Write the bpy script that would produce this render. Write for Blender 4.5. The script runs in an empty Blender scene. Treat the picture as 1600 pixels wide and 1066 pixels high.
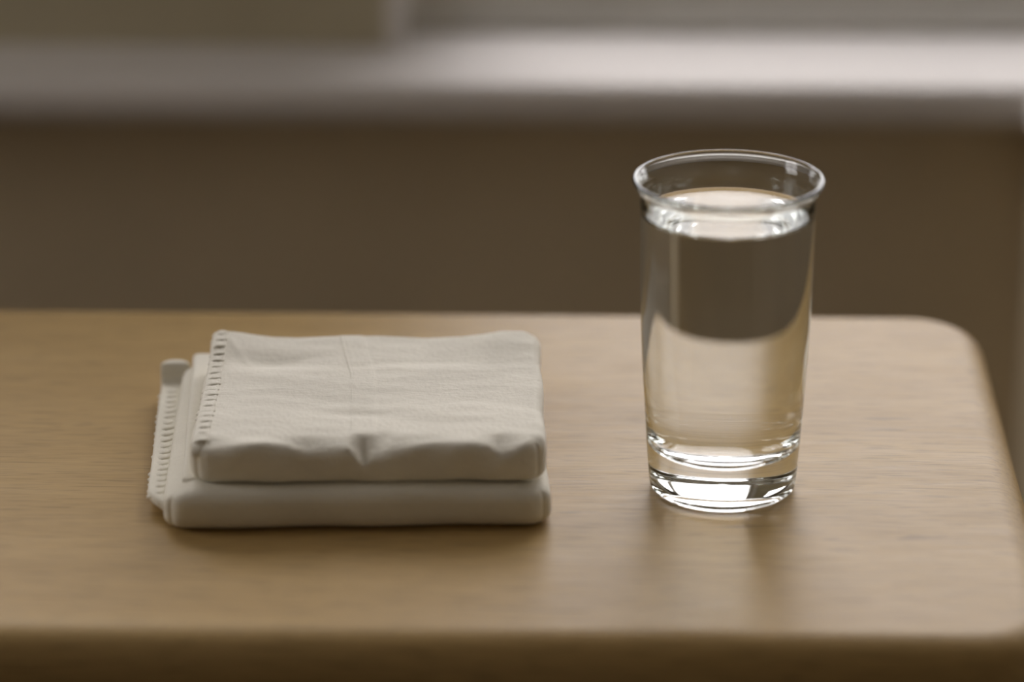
import bpy, bmesh, math, random
import numpy as np
from mathutils import Matrix, Vector

S = bpy.context.scene
COL = S.collection
rng = random.Random(7)
CM = 0.01
TOP = 0.70            # height of the tabletop above the floor, metres

# ------------------------------------------------------------------ camera
PITCH, YAW, ROLL = math.radians(20.6856), math.radians(1.8831), math.radians(-0.1777)
F = Vector((-math.sin(YAW)*math.cos(PITCH), math.cos(YAW)*math.cos(PITCH), -math.sin(PITCH)))
R0 = Vector((math.cos(YAW), math.sin(YAW), 0.0))
U0 = R0.cross(F)
R = math.cos(ROLL)*R0 + math.sin(ROLL)*U0
U = -math.sin(ROLL)*R0 + math.cos(ROLL)*U0
cd = bpy.data.cameras.new('camera')
cam = bpy.data.objects.new('camera', cd)
COL.objects.link(cam)
cam.matrix_world = Matrix(((R.x, U.x, -F.x, -0.0438833), (R.y, U.y, -F.y, -1.2666255),
                           (R.z, U.z, -F.z, TOP + 0.5411571), (0, 0, 0, 1)))
cd.sensor_width = 36.0
cd.lens = 5266.94*36/1600
cd.clip_start, cd.clip_end = 0.05, 100
cd.dof.use_dof = True
cd.dof.focus_distance = 1.388
cd.dof.aperture_fstop = 3.0
S.camera = cam

# ------------------------------------------------------------------ daylight and exposure
wd = bpy.data.worlds.new('overcast_sky')
S.world = wd
wd.use_nodes = True
bg = wd.node_tree.nodes['Background']
wnt = wd.node_tree
_tc = wnt.nodes.new('ShaderNodeTexCoord')
_sp = wnt.nodes.new('ShaderNodeSeparateXYZ')
_ma = wnt.nodes.new('ShaderNodeMath')          # overcast sky: (1 + 4 sin elevation) / 5 of the zenith, everywhere
_ma.operation = 'MULTIPLY_ADD'
_ma.use_clamp = False
_mx = wnt.nodes.new('ShaderNodeMath')
_mx.operation = 'MAXIMUM'
_mx.inputs[1].default_value = 0.0
SKY = 10.4                                     # radiance of the zenith
_ma.inputs[1].default_value = SKY*0.8
_ma.inputs[2].default_value = SKY*0.2
wnt.links.new(_tc.outputs['Generated'], _sp.inputs[0])
wnt.links.new(_sp.outputs['Z'], _mx.inputs[0])
wnt.links.new(_mx.outputs[0], _ma.inputs[0])
wnt.links.new(_ma.outputs[0], bg.inputs['Strength'])
bg.inputs['Color'].default_value = (1.0, 0.955, 0.975, 1)
S.view_settings.view_transform = 'Standard'
S.view_settings.look = 'None'
S.view_settings.gamma = 1.0
S.view_settings.use_curve_mapping = False
S.view_settings.exposure = 0.0
cy = S.cycles
cy.max_bounces = 20
cy.diffuse_bounces = 6
cy.glossy_bounces = 8
cy.transmission_bounces = 16
cy.transparent_max_bounces = 16
cy.caustics_refractive = True
cy.caustics_reflective = True
cy.blur_glossy = 0.3
cy.sample_clamp_indirect = 12.0

WX0, WX1, WZ0, WZ1, WY = -17.9, 80.0, 0.5, 167.0, 69.0     # window opening, cm about the glass
LX0, LX1, LZ0 = -175.0, -30.0, 38.0             # the second, higher opening to the left
SY0, SY1, SZ0, SZ1 = -25.0, 58.0, 20.0, 160.0      # unseen opening added in the left wall, fill light for sill and back wall
for cx, cyy, cz, w, h, rot in (((WX0+WX1)/2, WY+7.5, (WZ0+WZ1)/2, WX1-WX0, WZ1-WZ0, (-90, 0, 0)),
                               ((LX0+LX1)/2, WY+7.5, (LZ0+WZ1)/2, LX1-LX0, WZ1-LZ0, (-90, 0, 0)),
                               (-239.0, (SY0+SY1)/2, (SZ0+SZ1)/2, SY1-SY0, SZ1-SZ0, (-90, 0, 90))):
    pl = bpy.data.lights.new('window_portal', 'AREA')
    pl.shape = 'RECTANGLE'
    pl.size, pl.size_y = w*CM, h*CM
    pl.cycles.is_portal = True
    po = bpy.data.objects.new('window_portal', pl)
    po.location = (cx*CM, cyy*CM, TOP+cz*CM)
    po.rotation_euler = tuple(math.radians(q) for q in rot)
    COL.objects.link(po)

# ------------------------------------------------------------------ materials
def mat(name):
    m = bpy.data.materials.new(name)
    m.use_nodes = True
    nt = m.node_tree
    return m, nt, nt.nodes['Principled BSDF'], nt.nodes['Material Output']

def noise(nt, scale, detail=3, vec_scale=(1, 1, 1), rough=0.5, dist=0.0):
    tc = nt.nodes.new('ShaderNodeTexCoord')
    mp = nt.nodes.new('ShaderNodeMapping')
    mp.inputs['Scale'].default_value = vec_scale
    n = nt.nodes.new('ShaderNodeTexNoise')
    n.inputs['Scale'].default_value = scale
    n.inputs['Detail'].default_value = detail
    n.inputs['Roughness'].default_value = rough
    n.inputs['Distortion'].default_value = dist
    nt.links.new(tc.outputs['Object'], mp.inputs['Vector'])
    nt.links.new(mp.outputs['Vector'], n.inputs['Vector'])
    return n.outputs['Fac']

def ramp(nt, fac, stops):
    r = nt.nodes.new('ShaderNodeValToRGB')
    e = r.color_ramp.elements
    while len(e) < len(stops):
        e.new(0.5)
    for el, (p, c) in zip(e, stops):
        el.position = p
        el.color = (c[0], c[1], c[2], 1) if hasattr(c, '__len__') else (c, c, c, 1)
    nt.links.new(fac, r.inputs['Fac'])
    return r.outputs['Color']

def mixc(nt, a, b, fac, mode='MULTIPLY'):
    n = nt.nodes.new('ShaderNodeMix')
    n.data_type = 'RGBA'
    n.blend_type = mode
    for sock, v in ((n.inputs[0], fac), (n.inputs[6], a), (n.inputs[7], b)):
        if isinstance(v, (int, float)):
            sock.default_value = v
        elif isinstance(v, tuple):
            sock.default_value = v
        else:
            nt.links.new(v, sock)
    return n.outputs[2]

def bump(nt, bs, h, strength, dist):
    b = nt.nodes.new('ShaderNodeBump')
    b.inputs['Strength'].default_value = strength
    b.inputs['Distance'].default_value = dist
    nt.links.new(h, b.inputs['Height'])
    nt.links.new(b.outputs['Normal'], bs.inputs['Normal'])

def paint(name, c, rough, grain=0.06):
    m, nt, bs, out = mat(name)
    col = ramp(nt, noise(nt, 9, 4), [(0.3, tuple(x*(1-grain) for x in c)), (0.7, tuple(x*(1+grain) for x in c))])
    nt.links.new(col, bs.inputs['Base Color'])
    bs.inputs['Roughness'].default_value = rough
    bump(nt, bs, noise(nt, 240, 2), 0.12, 0.001)
    return m

M_WALL = paint('olive_grey_wall_paint', (0.50, 0.455, 0.32), 0.7)
M_WALL_LOW = paint('cream_wall_paint', (0.66, 0.56, 0.38), 0.75)
M_ROOM = paint('warm_beige_wall_paint', (0.36, 0.315, 0.25), 0.8)
M_SIDE = paint('pale_side_wall_paint', (0.66, 0.61, 0.53), 0.8)
M_WHITE = paint('off_white_paint', (0.72, 0.69, 0.65), 0.7, 0.03)
M_WHITE.node_tree.nodes['Principled BSDF'].inputs['Specular IOR Level'].default_value = 0.25
M_FRAME = paint('grey_white_frame_paint', (0.66, 0.64, 0.58), 0.4, 0.03)
M_CEIL = paint('ceiling_paint', (0.50, 0.45, 0.36), 0.85)

def floor_material():
    m, nt, bs, out = mat('brown_floorboards')
    col = ramp(nt, noise(nt, 6, 5, (0.6, 9, 9)), [(0.3, (0.12, 0.10, 0.085)), (0.7, (0.18, 0.155, 0.13))])
    nt.links.new(col, bs.inputs['Base Color'])
    bs.inputs['Roughness'].default_value = 0.45
    return m
M_FLOOR = floor_material()

def wood_material():
    m, nt, bs, out = mat('pale_beech_wood')
    broad = ramp(nt, noise(nt, 5, 4, (0.55, 5.0, 5.0), 0.55, 0.6),
                 [(0.25, (0.395, 0.262, 0.098)), (0.5, (0.450, 0.306, 0.122)), (0.78, (0.500, 0.350, 0.150))])
    fine = ramp(nt, noise(nt, 30, 5, (1.0, 26, 26), 0.65), [(0.3, 0.86), (0.7, 1.06)])
    c1 = mixc(nt, broad, fine, 1.0)
    pores = ramp(nt, noise(nt, 60, 2, (0.8, 13, 13), 0.5), [(0.36, 0.72), (0.45, 1.0)])
    c2 = mixc(nt, c1, pores, 0.8)
    flecks = ramp(nt, noise(nt, 20, 2, (1.0, 6.5, 6.5), 0.4, 0.5), [(0.26, 0.55), (0.31, 1.0)])
    c3 = mixc(nt, c2, flecks, 0.7)
    nt.links.new(c3, bs.inputs['Base Color'])
    rg = ramp(nt, noise(nt, 30, 3, (1, 8, 8)), [(0.3, 0.40), (0.7, 0.47)])
    nt.links.new(rg, bs.inputs['Roughness'])
    bs.inputs['IOR'].default_value = 1.5
    bs.inputs['Specular IOR Level'].default_value = 0.16
    bump(nt, bs, noise(nt, 60, 3, (0.8, 13, 13), 0.5), 0.10, 0.0006)
    return m
M_WOOD = wood_material()

def cloth_material(name, c):
    m, nt, bs, out = mat(name)
    soft = ramp(nt, noise(nt, 28, 4), [(0.3, tuple(x*0.95 for x in c)), (0.7, tuple(x*1.03 for x in c))])
    slub = ramp(nt, noise(nt, 200, 3, (1, 3, 3)), [(0.3, 0.975), (0.7, 1.01)])
    nt.links.new(mixc(nt, soft, slub, 1.0), bs.inputs['Base Color'])
    bs.inputs['Roughness'].default_value = 0.95
    bs.inputs['Specular IOR Level'].default_value = 0.1
    bs.inputs['Sheen Weight'].default_value = 0.12
    w1 = noise(nt, 420, 2, (0.7, 1.3, 1))
    w2 = noise(nt, 420, 2, (1.3, 0.7, 1))
    w3 = noise(nt, 75, 5, (0.55, 1.5, 1), 0.6)
    add = nt.nodes.new('ShaderNodeMath'); add.operation = 'ADD'
    nt.links.new(w1, add.inputs[0]); nt.links.new(w2, add.inputs[1])
    ad2 = nt.nodes.new('ShaderNodeMath'); ad2.operation = 'ADD'
    nt.links.new(add.outputs[0], ad2.inputs[0]); nt.links.new(w3, ad2.inputs[1])
    bump(nt, bs, ad2.outputs[0], 0.36, 0.0007)
    return m
M_CLOTH = cloth_material('white_cotton', (0.80, 0.770, 0.66))
M_CLOTH2 = cloth_material('ivory_cotton', (0.79, 0.76, 0.645))

def dielectric(name, ior, col):
    m, nt, bs, out = mat(name)
    nt.nodes.remove(bs)
    g = nt.nodes.new('ShaderNodeBsdfGlass')
    g.inputs['IOR'].default_value = ior
    g.inputs['Roughness'].default_value = 0.0
    g.inputs['Color'].default_value = (*col, 1)
    nt.links.new(g.outputs[0], out.inputs['Surface'])
    return m
M_GLASS = dielectric('clear_drinking_glass', 1.50, (0.985, 0.995, 0.985))
M_WATER = dielectric('still_water', 1.333, (1, 1, 1))
M_WATER_IN_GLASS = dielectric('water_against_glass', 1.333/1.50, (1, 1, 1))

def pane_material():
    m, nt, bs, out = mat('window_pane_glass')
    nt.nodes.remove(bs)
    tr = nt.nodes.new('ShaderNodeBsdfTransparent')
    gl = nt.nodes.new('ShaderNodeBsdfGlossy')
    gl.inputs['Roughness'].default_value = 0.02
    fr = nt.nodes.new('ShaderNodeFresnel')
    fr.inputs['IOR'].default_value = 1.3
    mx = nt.nodes.new('ShaderNodeMixShader')
    nt.links.new(fr.outputs[0], mx.inputs[0])
    nt.links.new(tr.outputs[0], mx.inputs[1])
    nt.links.new(gl.outputs[0], mx.inputs[2])
    nt.links.new(mx.outputs[0], out.inputs['Surface'])
    return m
M_PANE = pane_material()

# ------------------------------------------------------------------ helpers
def mesh_obj(name, verts, faces, material, parent=None, smooth=True, loc=None):
    """verts in cm; becomes ONE mesh object in metres."""
    me = bpy.data.meshes.new(name)
    me.from_pydata([tuple(c*CM for c in v) for v in verts], [], [tuple(int(i) for i in f) for f in faces])
    bm = bmesh.new(); bm.from_mesh(me)
    bmesh.ops.remove_doubles(bm, verts=bm.verts, dist=1e-6)
    bmesh.ops.recalc_face_normals(bm, faces=bm.faces)
    bm.to_mesh(me); bm.free()
    me.polygons.foreach_set('use_smooth', [smooth]*len(me.polygons))
    me.materials.append(material)
    o = bpy.data.objects.new(name, me)
    COL.objects.link(o)
    if parent:
        o.parent = parent
    if loc:
        o.location = loc
    return o

def structure(o):
    o['kind'] = 'structure'
    return o

def thing(name, label, cat, loc, rz=0.0, group=None):
    o = bpy.data.objects.new(name, None)
    o.empty_display_size = 0.05
    COL.objects.link(o)
    o.location = loc
    o.rotation_euler = (0, 0, rz)
    o['label'] = label
    o['category'] = cat
    if group:
        o['group'] = group
    return o

class Boxes:
    """Collects bevelled boxes (cm about the glass foot) into one mesh."""
    def __init__(self):
        self.bm = bmesh.new()
    def add(self, x0, x1, y0, y1, z0, z1, bev=0.0, seg=3, mi=0):
        r = bmesh.ops.create_cube(self.bm, size=1.0)
        vs = r['verts']
        for v in vs:
            v.co = Vector(((x0+x1)/2+v.co.x*(x1-x0), (y0+y1)/2+v.co.y*(y1-y0), (z0+z1)/2+v.co.z*(z1-z0)))
        fs = {f for v in vs for f in v.link_faces}
        for f in fs:
            f.material_index = mi
        if bev:
            es = {e for v in vs for e in v.link_edges}
            bmesh.ops.bevel(self.bm, geom=list(es), offset=bev, segments=seg, profile=0.5, affect='EDGES')
        return self
    def build(self, name, mats, parent=None, smooth=False):
        me = bpy.data.meshes.new(name)
        for v in self.bm.verts:
            v.co = Vector((v.co.x*CM, v.co.y*CM, v.co.z*CM + (0 if parent else TOP)))
        self.bm.to_mesh(me); self.bm.free()
        for m in (mats if isinstance(mats, list) else [mats]):
            me.materials.append(m)
        o = bpy.data.objects.new(name, me)
        COL.objects.link(o)
        if parent:
            o.parent = parent
        if smooth:
            me.polygons.foreach_set('use_smooth', [True]*len(me.polygons))
        return o

# ------------------------------------------------------------------ room
RX0, RX1, RY0, RY1 = -230.0, 118.0, -300.0, 64.0     # inner faces of the room, cm
ZF, ZC = -TOP/CM, 172.0
structure(Boxes().add(RX0-10, RX1+10, RY0-10, RY1+14, ZF-6, ZF).build('floor', M_FLOOR))
structure(Boxes().add(RX0-10, RX1+10, RY0-10, RY1+14, ZC, ZC+8).build('ceiling', M_CEIL))
wl = Boxes()
wl.add(RX0-10, RX0, RY0-10, SY0, ZF, ZC)
wl.add(RX0-10, RX0, SY1, RY1+14, ZF, ZC)
wl.add(RX0-10, RX0, SY0, SY1, ZF, SZ0)
wl.add(RX0-10, RX0, SY0, SY1, SZ1, ZC)
structure(wl.build('wall_left', M_ROOM))
structure(Boxes().add(RX1, RX1+10, RY0-10, RY1+14, ZF, ZC).build('wall_right', M_SIDE))
structure(Boxes().add(RX0, RX1, RY0-10, RY0, ZF, ZC).build('wall_front', M_ROOM))
wb = Boxes()
wb.add(LX1, WX0, RY1, RY1+14, WZ0, ZC, mi=0)             # pier left of the window
wb.add(RX0, LX0, RY1, RY1+14, WZ0, ZC, mi=0)
wb.add(LX0, LX1, RY1, RY1+14, WZ0, LZ0, mi=0)            # below and above the higher opening
wb.add(LX0, LX1, RY1, RY1+14, WZ1, ZC, mi=0)
wb.add(WX1, RX1, RY1, RY1+14, WZ0, ZC, mi=0)             # pier right of the window
wb.add(WX0, WX1, RY1, RY1+14, WZ1, ZC, mi=0)             # above the window
wb.add(RX0, RX1, 59.0, RY1+14, ZF, WZ0-2.4, mi=1)        # wall under the sill
structure(wb.build('wall_back', [M_WALL, M_WALL_LOW]))

structure(Boxes().add(RX0, RX1, 55.6, RY1+14, WZ0-2.4, WZ0, bev=1.0, seg=5).build('trim_1', M_WHITE))
# a pier with its own ledge at the right, nearer the table
structure(Boxes().add(19.3, RX1, 48.0, 59.0, ZF, WZ0-2.4, bev=0.6).build('trim_2', M_WALL_LOW))
structure(Boxes().add(18.6, RX1, 46.8, 56.8, WZ0-2.4, WZ0-0.02, bev=1.0, seg=5).build('trim_3', M_WHITE))
# jamb lining at the left of the opening
structure(Boxes().add(WX0, WX0+0.9, RY1-0.4, RY1+13, WZ0, WZ1, bev=0.2).build('trim_4', M_WHITE))
structure(Boxes().add(RX0, RX1, 57.6, 59.0, ZF, ZF+9, bev=0.4).build('baseboard_back', M_WHITE))

def window(name, x0, x1, z0, z1, y0, mul, rail, bead=False, side=False):
    """A framed window with one mullion and two panes; side=True stands it in the left wall."""
    win = bpy.data.objects.new(name, None)
    COL.objects.link(win)
    win.location = (0, 0, TOP)
    win['kind'] = 'structure'
    if side:
        win.location = (RX0*CM, 0, TOP)
        win.rotation_euler = (0, 0, math.radians(90))
    y1 = y0+5.0
    fb = Boxes()
    if bead:      # the bottom rail slopes up from a small upstand at the sill
        prof = [(y0, z0+0.02), (y0, z0+0.75), (y0+0.3, z0+1.0), (y0+3.6, z0+3.6), (y0+5.0, z0+4.6), (y0+5.0, z0+0.02)]
        v = [(x, py, pz) for x in (x0, x1) for py, pz in prof]
        k = len(prof)
        f = [(i, (i+1) % k, k+(i+1) % k, k+i) for i in range(k)]+[tuple(range(k)), tuple(range(k, 2*k))]
        mesh_obj('bottom_rail', v, f, M_FRAME, win, smooth=False)
        rail = 4.6
    else:
        fb.add(x0, x1, y0, y1, z0+0.1, z0+rail, bev=0.35)
    fb.add(x0, x1, y0, y1, z1-5, z1, bev=0.35)
    fb.add(x0, x0+3.6, y0, y1, z0+rail, z1-5, bev=0.35)
    fb.add(x1-4.5, x1, y0, y1, z0+rail, z1-5, bev=0.35)
    fb.build('window_frame', M_FRAME, win)
    if bead:
        Boxes().add(x0, x1, y0-0.7, y0-0.02, z0+0.02, z0+0.7, bev=0.3).build('window_bead', M_FRAME, win)
    Boxes().add(mul-2.6, mul+2.6, y0, y1, z0+rail, z1-5, bev=0.35).build('mullion', M_FRAME, win)
    for xa, xb in ((x0+3.6, mul-2.6), (mul+2.6, x1-4.5)):
        Boxes().add(xa, xb, y0+3.9, y0+4.4, z0+rail, z1-5).build('pane', M_PANE, win)

window('window_1', WX0+0.9, WX1, WZ0, WZ1, WY-1.2, 44.0, 6.2, bead=True)
window('window_2', LX0, LX1, LZ0, WZ1, WY+0.4, (LX0+LX1)/2, 5.0)
window('fill_window_3', SY0, SY1, SZ0, SZ1, 2.5, (SY0+SY1)/2, 5.0, side=True)  # added out of view, brings side light to the sill and lower wall

# ------------------------------------------------------------------ table
def rounded_rect(x0, x1, y0, y1, r, n=10):
    pts = []
    for cx, cyy, a0 in ((x1-r, y1-r, 0), (x0+r, y1-r, 90), (x0+r, y0+r, 180), (x1-r, y0+r, 270)):
        for k in range(n+1):
            a = math.radians(a0+90*k/n)
            pts.append((cx+r*math.cos(a), cyy+r*math.sin(a)))
    return pts

TX0, TX1, TY0, TY1, TT, TR = -122.0, 12.5, -15.0, 21.3, 4.2, 1.6
table = thing('table', 'narrow pale wooden table with rounded edges carrying napkins and a water glass', 'table',
              ((TX0+TX1)/2*CM, (TY0+TY1)/2*CM, 0))
hx, hy = (TX1-TX0)/2, (TY1-TY0)/2
loops = []
N = 12
for k in range(N+1):                       # top roundover, then the lower one
    a = math.pi/2*k/N
    loops.append((TR*(1-math.sin(a)), -TR*(1-math.cos(a))))
for k in range(N+1):
    a = math.pi/2*k/N
    loops.append((TR*(1-math.cos(a)), -TT+TR*(1-math.sin(a))))
verts, faces = [], []
for ins, z in loops:
    verts += [(x, y, z) for x, y in rounded_rect(-hx+ins, hx-ins, -hy+ins, hy-ins, 3.4-ins)]
n = len(rounded_rect(-1, 1, -1, 1, .5))
for i in range(len(loops)-1):
    for j in range(n):
        faces.append((i*n+j, i*n+(j+1) % n, (i+1)*n+(j+1) % n, (i+1)*n+j))
faces.append(tuple(range(n)))
faces.append(tuple(range((len(loops)-1)*n, len(loops)*n))[::-1])
top = mesh_obj('tabletop', verts, faces, M_WOOD, table, loc=(0, 0, TOP))
for p in top.data.polygons:
    if len(p.vertices) > 4:
        p.use_smooth = False
def leg_mesh():
    v, f = [], []
    segs = [(2.3, -TT+0.05), (2.25, -12), (1.9, -40), (1.45, ZF+0.4), (1.3, ZF)]
    ring = 20
    for r, z in segs:
        v += [(r*math.cos(2*math.pi*k/ring), r*math.sin(2*math.pi*k/ring), z) for k in range(ring)]
    for i in range(len(segs)-1):
        for j in range(ring):
            f.append((i*ring+j, i*ring+(j+1) % ring, (i+1)*ring+(j+1) % ring, (i+1)*ring+j))
    f.append(tuple(range(ring))); f.append(tuple(range((len(segs)-1)*ring, len(segs)*ring)))
    return v, f
lv, lf = leg_mesh()
leg0 = mesh_obj('leg', lv, lf, M_WOOD, table, loc=((-hx+8)*CM, (-hy+6)*CM, TOP))
for sx, sy in ((1, -1), (-1, 1), (1, 1)):
    lg = leg0.copy(); COL.objects.link(lg); lg.parent = table
    lg.location = (sx*(hx-8)*CM, sy*(hy-6)*CM, TOP)

# ------------------------------------------------------------------ drinking glass and water
SEG = 144
def lathe(name, prof, material, parent, cap_first=False, cap_last=False):
    """prof: (r, z) list in cm ordered so that the faces look to the left of the path."""
    v, f, idx = [], [], []
    for r, z in prof:
        if r < 1e-6:
            idx.append([len(v)]); v.append((0, 0, z*CM))
        else:
            idx.append(list(range(len(v), len(v)+SEG)))
            v += [(r*CM*math.cos(2*math.pi*k/SEG), r*CM*math.sin(2*math.pi*k/SEG), z*CM) for k in range(SEG)]
    for a, b in zip(idx[:-1], idx[1:]):
        for k in range(SEG):
            k2 = (k+1) % SEG
            if len(a) == 1:
                f.append((a[0], b[k2], b[k]))
            elif len(b) == 1:
                f.append((a[k], a[k2], b[0]))
            else:
                f.append((a[k], a[k2], b[k2], b[k]))
    me = bpy.data.meshes.new(name)
    me.from_pydata(v, [], f)
    me.polygons.foreach_set('use_smooth', [True]*len(f))
    me.materials.append(material)
    o = bpy.data.objects.new(name, me)
    COL.objects.link(o)
    if parent:
        o.parent = parent
    return o

def spline(pts, n):
    """Catmull-Rom through (r, z) points."""
    out = []
    P = [pts[0]] + list(pts) + [pts[-1]]
    for i in range(1, len(P)-2):
        p0, p1, p2, p3 = (np.array(P[j], float) for j in (i-1, i, i+1, i+2))
        for k in range(n):
            t = k/n
            out.append(tuple(0.5*((2*p1)+(-p0+p2)*t+(2*p0-5*p1+4*p2-p3)*t*t+(-p0+3*p1-3*p2+p3)*t**3)))
    out.append(tuple(pts[-1]))
    return [(max(r, 0.0), z) for r, z in out]

outer = spline([(0, 0.33), (1.2, 0.28), (1.9, 0.17), (2.25, 0.05), (2.45, 0.0), (2.7, 0.035), (2.88, 0.14), (2.98, 0.36),
                (3.09, 1.7), (3.165, 3.0), (3.26, 4.5), (3.345, 6.05), (3.405, 7.6), (3.44, 9.9), (3.455, 11.2), (3.465, 11.9),
                (3.485, 12.35), (3.55, 12.70), (3.68, 12.93), (3.76, 13.04), (3.775, 13.13), (3.74, 13.195), (3.67, 13.205), (3.61, 13.15),
                (3.52, 13.00), (3.41, 12.75), (3.335, 12.40), (3.295, 12.1), (3.285, 11.86)], 5)
WL = 11.62
inner = spline([(3.285, 11.86), (3.27, 11.2), (3.25, 9.9), (3.215, 7.6), (3.15, 6.05), (3.06, 4.5), (2.965, 3.0),
                (2.90, 2.7), (2.78, 2.35), (2.5, 2.0), (2.0, 1.74), (1.2, 1.6), (0, 1.55)], 6)
glass = lathe('drinking_glass', outer, M_GLASS, None)
glass.location = (0, 0, TOP+0.0002)
glass['label'] = 'clear straight-sided drinking glass with flared rim and thick base, nearly full of water'
glass['category'] = 'glass'
menis = spline([(0, WL), (1.5, WL), (2.5, WL), (2.8, WL+0.008), (3.0, WL+0.035), (3.12, WL+0.075), (3.21, WL+0.13), (3.26, WL+0.185), (3.285, 11.86)], 5)
# the water body: free surface, then the wall where it touches the glass
wsurf = lathe('water_surface_tmp', menis[::-1], M_WATER, None)
wbody = lathe('water', inner[::-1], M_WATER_IN_GLASS, None)
bm = bmesh.new()
bm.from_mesh(wbody.data)
nb = len(bm.faces)
bm.from_mesh(wsurf.data)
bm.faces.ensure_lookup_table()
for i, fc in enumerate(bm.faces):
    fc.material_index = 0 if i < nb else 1
bmesh.ops.remove_doubles(bm, verts=bm.verts, dist=1e-7)
bmesh.ops.recalc_face_normals(bm, faces=bm.faces)
for e in bm.edges:                          # crisp line where the free surface meets the wall
    if len({fc.material_index for fc in e.link_faces}) > 1:
        e.smooth = False
bm.to_mesh(wbody.data); bm.free()
wbody.data.materials.append(M_WATER)
bpy.data.objects.remove(wsurf)
wbody.location = glass.location
wbody['label'] = 'clear still water filling the drinking glass almost to its rim'
wbody['category'] = 'water'

# ------------------------------------------------------------------ folded napkins
def smooth(a, b, x):
    t = np.clip((x-a)/(b-a), 0, 1)
    return t*t*(3-2*t)

def rounded_box(size, r, step, rp=None):
    """Closed rounded box, centred in x and y, from z=0 up; r edge radius, rp corner radius in plan."""
    w, d, t = size
    rp = rp or r
    nx, ny, nz = (max(3, int(round(c/step))) for c in (w, d, t))
    nz = max(nz, 8)
    def axis(L, n, rr):
        # denser near the ends
        a = np.linspace(-L/2, L/2, n+1)
        e = np.concatenate([-L/2+rr*np.array([0, .12, .28, .5, .75]), [], L/2-rr*np.array([.75, .5, .28, .12, 0])])
        a = a[(a > -L/2+rr*.95) & (a < L/2-rr*.95)]
        return np.sort(np.concatenate([e, a]))
    X, Y = axis(w, nx, r), axis(d, ny, r)
    Z = np.linspace(0, t, nz+1)
    vid, V, Fc = {}, [], []
    def vi(i, j, k):
        q = vid.get((i, j, k))
        if q is None:
            q = vid[(i, j, k)] = len(V)
            V.append((X[i], Y[j], Z[k]))
        return q
    a, b, c = len(X)-1, len(Y)-1, len(Z)-1
    for i in range(a):
        for j in range(b):
            Fc.append((vi(i, j, 0), vi(i, j+1, 0), vi(i+1, j+1, 0), vi(i+1, j, 0)))
            Fc.append((vi(i, j, c), vi(i+1, j, c), vi(i+1, j+1, c), vi(i, j+1, c)))
    for i in range(a):
        for k in range(c):
            Fc.append((vi(i, 0, k), vi(i+1, 0, k), vi(i+1, 0, k+1), vi(i, 0, k+1)))
            Fc.append((vi(i, b, k), vi(i, b, k+1), vi(i+1, b, k+1), vi(i+1, b, k)))
    for j in range(b):
        for k in range(c):
            Fc.append((vi(0, j, k), vi(0, j, k+1), vi(0, j+1, k+1), vi(0, j+1, k)))
            Fc.append((vi(a, j, k), vi(a, j+1, k), vi(a, j+1, k+1), vi(a, j, k+1)))
    V = np.array(V)
    r = min(r, t/2-1e-3)
    lo = np.array([-w/2+r, -d/2+r, r]); hi = np.array([w/2-r, d/2-r, t-r])
    q = np.clip(V, lo, hi)
    dv = V-q
    # project cube-ish shell onto the rounded shell
    L = np.linalg.norm(dv, axis=1, keepdims=True)
    V = q+np.where(L > 1e-9, dv/np.maximum(L, 1e-9)*r, 0)
    # plan corner rounding
    if rp > r:
        lo2 = np.array([-w/2+rp, -d/2+rp]); hi2 = np.array([w/2-rp, d/2-rp])
        q2 = np.clip(V[:, :2], lo2, hi2)
        d2 = V[:, :2]-q2
        both = (np.abs(d2) > 1e-9).all(axis=1)
        m = np.max(np.abs(d2), axis=1); L2 = np.linalg.norm(d2, axis=1)
        s = np.where(both, m/np.maximum(L2, 1e-9), 1.0)
        V[:, :2] = q2+d2*s[:, None]
    return V, Fc

nrg = np.random.RandomState(11)
def wave_noise(seed, n, wl_x, wl_y):
    g = np.random.RandomState(seed)
    terms = [(g.uniform(-1, 1)/wl_x*2*np.pi, g.uniform(0.4, 1.3)*g.choice([-1, 1])/wl_y*2*np.pi, g.uniform(0, 6.3), g.uniform(0.5, 1)) for _ in range(n)]
    def fn(x, y):
        s = 0
        for kx, ky, p, a in terms:
            s = s+a*np.sin(kx*x+ky*y+p)
        return s/math.sqrt(n)
    return fn
wn1, wn2, wn3 = wave_noise(3, 9, 5.0, 2.8), wave_noise(5, 11, 2.6, 1.5), wave_noise(8, 8, 6.0, 6.0)

UW, UD, UT = 14.0, 12.9, 1.52
back_x = [-7.0, -6.4, -5.8, -5.0, -4.4, -3.4, -1.6, 0.0, 2.1, 3.7, 4.6, 5.4, 6.3, 7.0]
back_z = [0.30, 0.26, 0.17, 0.02, -0.06, -0.08, 0.03, 0.04, -0.10, -0.08, 0.02, 0.15, 0.13, -0.03]
# how far the crown of the front fold droops, along the width
frx = [-7.0, -6.3, -5.6, -4.8, -4.1, -3.2, -2.4, -1.8, -1.2, -0.75, -0.45, -0.15, 0.2, 0.9, 1.8, 2.9, 4.1, 4.8, 5.2, 5.8, 6.3, 6.7, 7.0]
frz = [0.12, 0.22, 0.12, 0.00, -0.04, 0.08, 0.34, 0.24, 0.12, 0.10, 0.42, 0.82, 0.50, 0.22, 0.10, 0.02, -0.02, 0.10, 0.36, 0.18, 0.00, 0.12, 0.25]

def seam_x(y):
    return np.interp(y, [-6.3, -5.1, -1.6, 1.6, 3.9, 6.2], [-0.55, -0.64, -0.74, -0.88, -1.20, -1.50])

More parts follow.
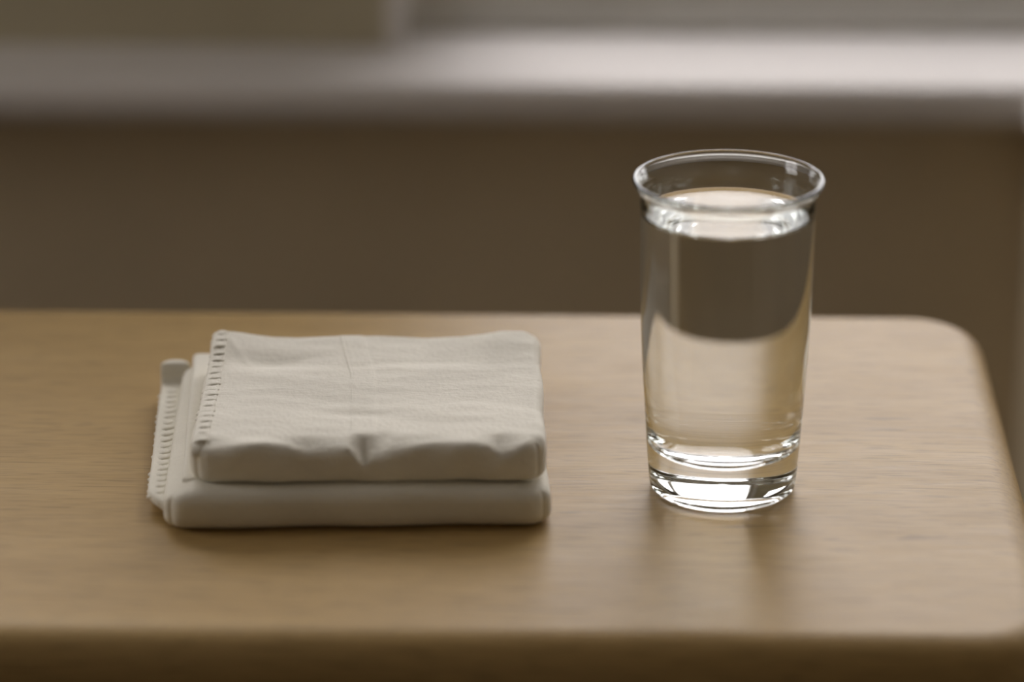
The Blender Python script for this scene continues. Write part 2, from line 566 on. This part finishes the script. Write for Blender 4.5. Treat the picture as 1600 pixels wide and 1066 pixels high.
def upper_disp(x, y, zf):
    """Vertical offset of the upper napkin's cloth at (x, y); zf = 0 at its foot and 1 on top."""
    dz = np.interp(x, back_x, back_z)*smooth(1.5, 6.2, y)
    dz = dz-np.interp(x, frx, frz)*smooth(-5.3, -6.4, y)
    dz = dz+0.15*smooth(-0.5, -5.5, y)-0.05*np.exp(-((y-3.4)/1.6)**2)
    dz = dz+0.020*wn1(x, y)+0.013*wn2(x, y)+0.03*wn3(x, y)
    dz = dz-0.20*np.exp(-((x+4.2)/1.7)**2-((y-3.4)/0.8)**2)           # dent near the back left corner
    dz = dz+0.05*np.exp(-((x+5.9-0.42*(4.6-y))/0.16)**2)*smooth(2.6, 3.4, y)*smooth(5.9, 5.2, y)
    dz = dz-0.08*np.exp(-((x+0.5)/1.2)**2-((y+3.0)/0.42)**2)-0.05*np.exp(-((x+0.5)/0.8)**2-((y-2.6)/0.3)**2)           # dimples on the seam
    dz = dz-0.11*np.exp(-((x-0.62)/0.42)**2-((y+5.5)/0.36)**2)
    dz = dz-0.05*np.exp(-((x-2.6)/1.8)**2-((y-3.1)/0.40)**2)
    dz = dz+0.02*np.exp(-((y-2.05-0.05*(x-3.4)**2)/0.26)**2)*smooth(0.0, 1.2, x)*smooth(6.6, 4.5, x)
    return dz*np.clip(zf, 0, 1)

GROUP = 'folded cotton napkins stacked in a pile'
def napkin_z(o): return TOP+o

# ---- lower napkin
LW, LD, LT = 15.4, 15.3, 1.66
low = thing('napkin', 'larger white cotton napkin folded square, underneath, lying flat on the tabletop', 'napkin',
            (-14.90*CM, 2.35*CM, TOP+0.0003), math.radians(3.3), GROUP)
V, Fc = rounded_box((LW, LD, LT), 0.50, 0.22, 0.9)
zf = V[:, 2]/LT
x, y = V[:, 0].copy(), V[:, 1].copy()
V[:, 2] += zf*(-0.34*(1-smooth(-7.5, -6.2, x))*smooth(-8.0, -6.8, y)-0.20*smooth(6.0, 7.6, x)+0.03*wn1(x+3, y)+0.03*np.sin(x*0.7+1))
V[:, 1] += -(0.05*np.sin(x*1.1+0.4)+0.12*np.sin(np.pi*np.clip(zf, 0, 1)))*smooth(-5.5, -7.4, y)
V[:, 0] += 0.06*np.sin(y*0.6)*smooth(6.0, 7.5, x)-0.1-0.008*y*smooth(-5, -7, x)
V[:, 1] += 0.5
mesh_obj('folded_body', V, Fc, M_CLOTH2, low)
# upper layer edge showing at the left, under the top napkin
V, Fc = rounded_box((1.5, 14.2, 0.42), 0.19, 0.2, 0.25)
V[:, 0] += -6.45; V[:, 1] += 1.3
V[:, 0] += -0.030*V[:, 1]
V[:, 2] += 1.30+0.04*np.sin(V[:, 1]*0.5)
mesh_obj('folded_layer', V, Fc, M_CLOTH, low)
# hemmed flap, lowest layer, reaching out to the left
FW, FY = 1.25, 1.05
V, Fc = rounded_box((FW, 14.0, 0.40), 0.18, 0.14, 0.55)
def flap_shift(x, y):
    """Offsets of the flap's cloth at (x, y) of its own frame, y from -7 to 7."""
    dx = -8.02-0.025*y
    lift = 0.36+0.04*np.sin(y*0.8)+0.98*smooth(6.1, 6.5, y)
    return dx, lift
dx, lift = flap_shift(V[:, 0], V[:, 1])
V[:, 0] += dx+0.45*smooth(-5.7, -7.0, V[:, 1])*smooth(0.2, -0.62, V[:, 0])
V[:, 2] = V[:, 2]*(1-0.45*smooth(6.0, 6.5, V[:, 1]))+lift
V[:, 1] += FY
flap = mesh_obj('hemmed_flap', V, Fc, M_CLOTH2, low)

def stitch_mesh(length, wid, hgt, drop):
    """A short raised overcast stitch: runs along +x and bends down at its -x end."""
    v, f, ring, n = [], [], 6, 5
    for i in range(n):
        t = i/(n-1)
        s = [0.35, 0.85, 1.0, 0.9, 0.3][i]
        px = -length/2+length*t
        pz = -drop*(1-smooth(0.0, 0.45, t))
        for k in range(ring):
            a = 2*math.pi*k/ring
            v.append((px, wid/2*s*math.cos(a), pz+hgt*s*math.sin(a)))
    for i in range(n-1):
        for j in range(ring):
            f.append((i*ring+j, i*ring+(j+1) % ring, (i+1)*ring+(j+1) % ring, (i+1)*ring+j))
    f.append(tuple(range(ring))); f.append(tuple(range((n-1)*ring, n*ring)))
    return v, f

sv, sf = stitch_mesh(0.90, 0.66, 0.11, 0.18)
proto = mesh_obj('stitch', sv, sf, M_CLOTH2, flap)
ys = np.linspace(-5.95, 5.15, 19)
for i, yy in enumerate(ys):
    o = proto if i == 0 else proto.copy()
    if i:
        COL.objects.link(o); o.parent = flap
    dx, lift = flap_shift(0, yy)
    o.location = ((float(dx)-FW/2+0.40)*CM, (yy+FY)*CM, (float(lift)+0.36)*CM)
    o.rotation_euler = (0, 0, math.radians(16+rng.uniform(-4, 4)))
    s = rng.uniform(0.88, 1.1)
    o.scale = (s, rng.uniform(0.9, 1.1), rng.uniform(0.85, 1.15))

# ---- upper napkin
up = thing('napkin', 'smaller white cotton napkin folded with centre seam and stitched left hem, topmost of the pile', 'napkin',
           (-14.42*CM, 2.45*CM, TOP+0.0168), math.radians(2.4), GROUP)
V, Fc = rounded_box((UW, UD, UT), 0.33, 0.11, 0.85)
x, y = V[:, 0].copy(), V[:, 1].copy()
zf = V[:, 2]/UT
V[:, 2] += upper_disp(x, y, zf)
sx = seam_x(y)
V[:, 2] += zf*0.035*smooth(-0.06, 0.03, x-sx)*smooth(0.98, 0.86, x-sx)
V[:, 1] += -0.22*np.interp(x, frx, frz)*smooth(-5.6, -6.4, y)*zf
front = smooth(-5.4, -6.4, y)
V[:, 1] -= front*(0.13*np.sin(np.pi*np.clip(zf, 0, 1))+0.05*np.sin(1.3*x+2.0*zf)+0.03*np.sin(2.9*x-3*zf))
V[:, 0] += smooth(6.2, 7.0, np.abs(x))*np.sign(x)*(0.05*np.sin(1.1*y+0.6)+0.05*np.sin(np.pi*np.clip(zf, 0, 1)))
mesh_obj('folded_body', V, Fc, M_CLOTH, up)
# the two raised ridges of the seam down the middle
def ribbon(name, xs, half, h, ya, yb, parent, fade):
    yy = np.linspace(ya, yb, 70)
    v, f, m = [], [], 5
    for yv in yy:
        for k in range(m):
            t = k/(m-1)*2-1
            xv = xs(yv)+half*t
            zv = UT+float(upper_disp(xv, yv, 1.0))+0.012+h*(1-t*t)*(fade+(1-fade)*float(smooth(0.5, 3.0, yv)))-0.03*abs(t)
            v.append((xv, yv, zv))
    for i in range(len(yy)-1):
        for k in range(m-1):
            f.append((i*m+k, i*m+k+1, (i+1)*m+k+1, (i+1)*m+k))
    nb = len(v)
    v += [(a, b, c-0.08) for a, b, c in v]
    f += [(q[3]+nb, q[2]+nb, q[1]+nb, q[0]+nb) for q in f[:]]
    return mesh_obj(name, v, f, M_CLOTH, parent)
ribbon('seam_ridge', lambda yv: float(seam_x(yv)), 0.10, 0.055, -5.2, 6.0, up, 0.25)
ribbon('seam_ridge', lambda yv: float(seam_x(yv))+0.88, 0.16, 0.022, -4.2, 5.6, up, 0.6)
# hem band along the left edge with its gathered stitches
V, Fc = rounded_box((0.66, 12.75, 0.20), 0.09, 0.10, 0.1)
V[:, 0] += -UW/2+0.36
zt = upper_disp(V[:, 0], V[:, 1], 1.0)
end = np.clip(np.abs(V[:, 1])-(UD/2-0.55), 0, 0.549)
zt = zt-(0.55-np.sqrt(0.55**2-end**2))
V[:, 2] += UT-0.155+zt-0.10*smooth(-UW/2+0.35, -UW/2, V[:, 0])
hem = mesh_obj('hem', V, Fc, M_CLOTH, up)
sv, sf = stitch_mesh(0.72, 0.64, 0.085, 0.20)
proto = mesh_obj('stitch', sv, sf, M_CLOTH, hem)
for i, yy in enumerate(np.linspace(-5.75, 5.9, 19)):
    o = proto if i == 0 else proto.copy()
    if i:
        COL.objects.link(o); o.parent = hem
    xx = -UW/2+0.34
    o.location = (xx*CM, yy*CM, (UT+float(upper_disp(xx, yy, 1.0))+0.015)*CM)
    o.rotation_euler = (0, 0, math.radians(-14*smooth(0, 3, yy)*smooth(6, 5, yy)+rng.uniform(-5, 5)))
    o.scale = (rng.uniform(0.9, 1.12), rng.uniform(0.85, 1.1), rng.uniform(0.8, 1.2))
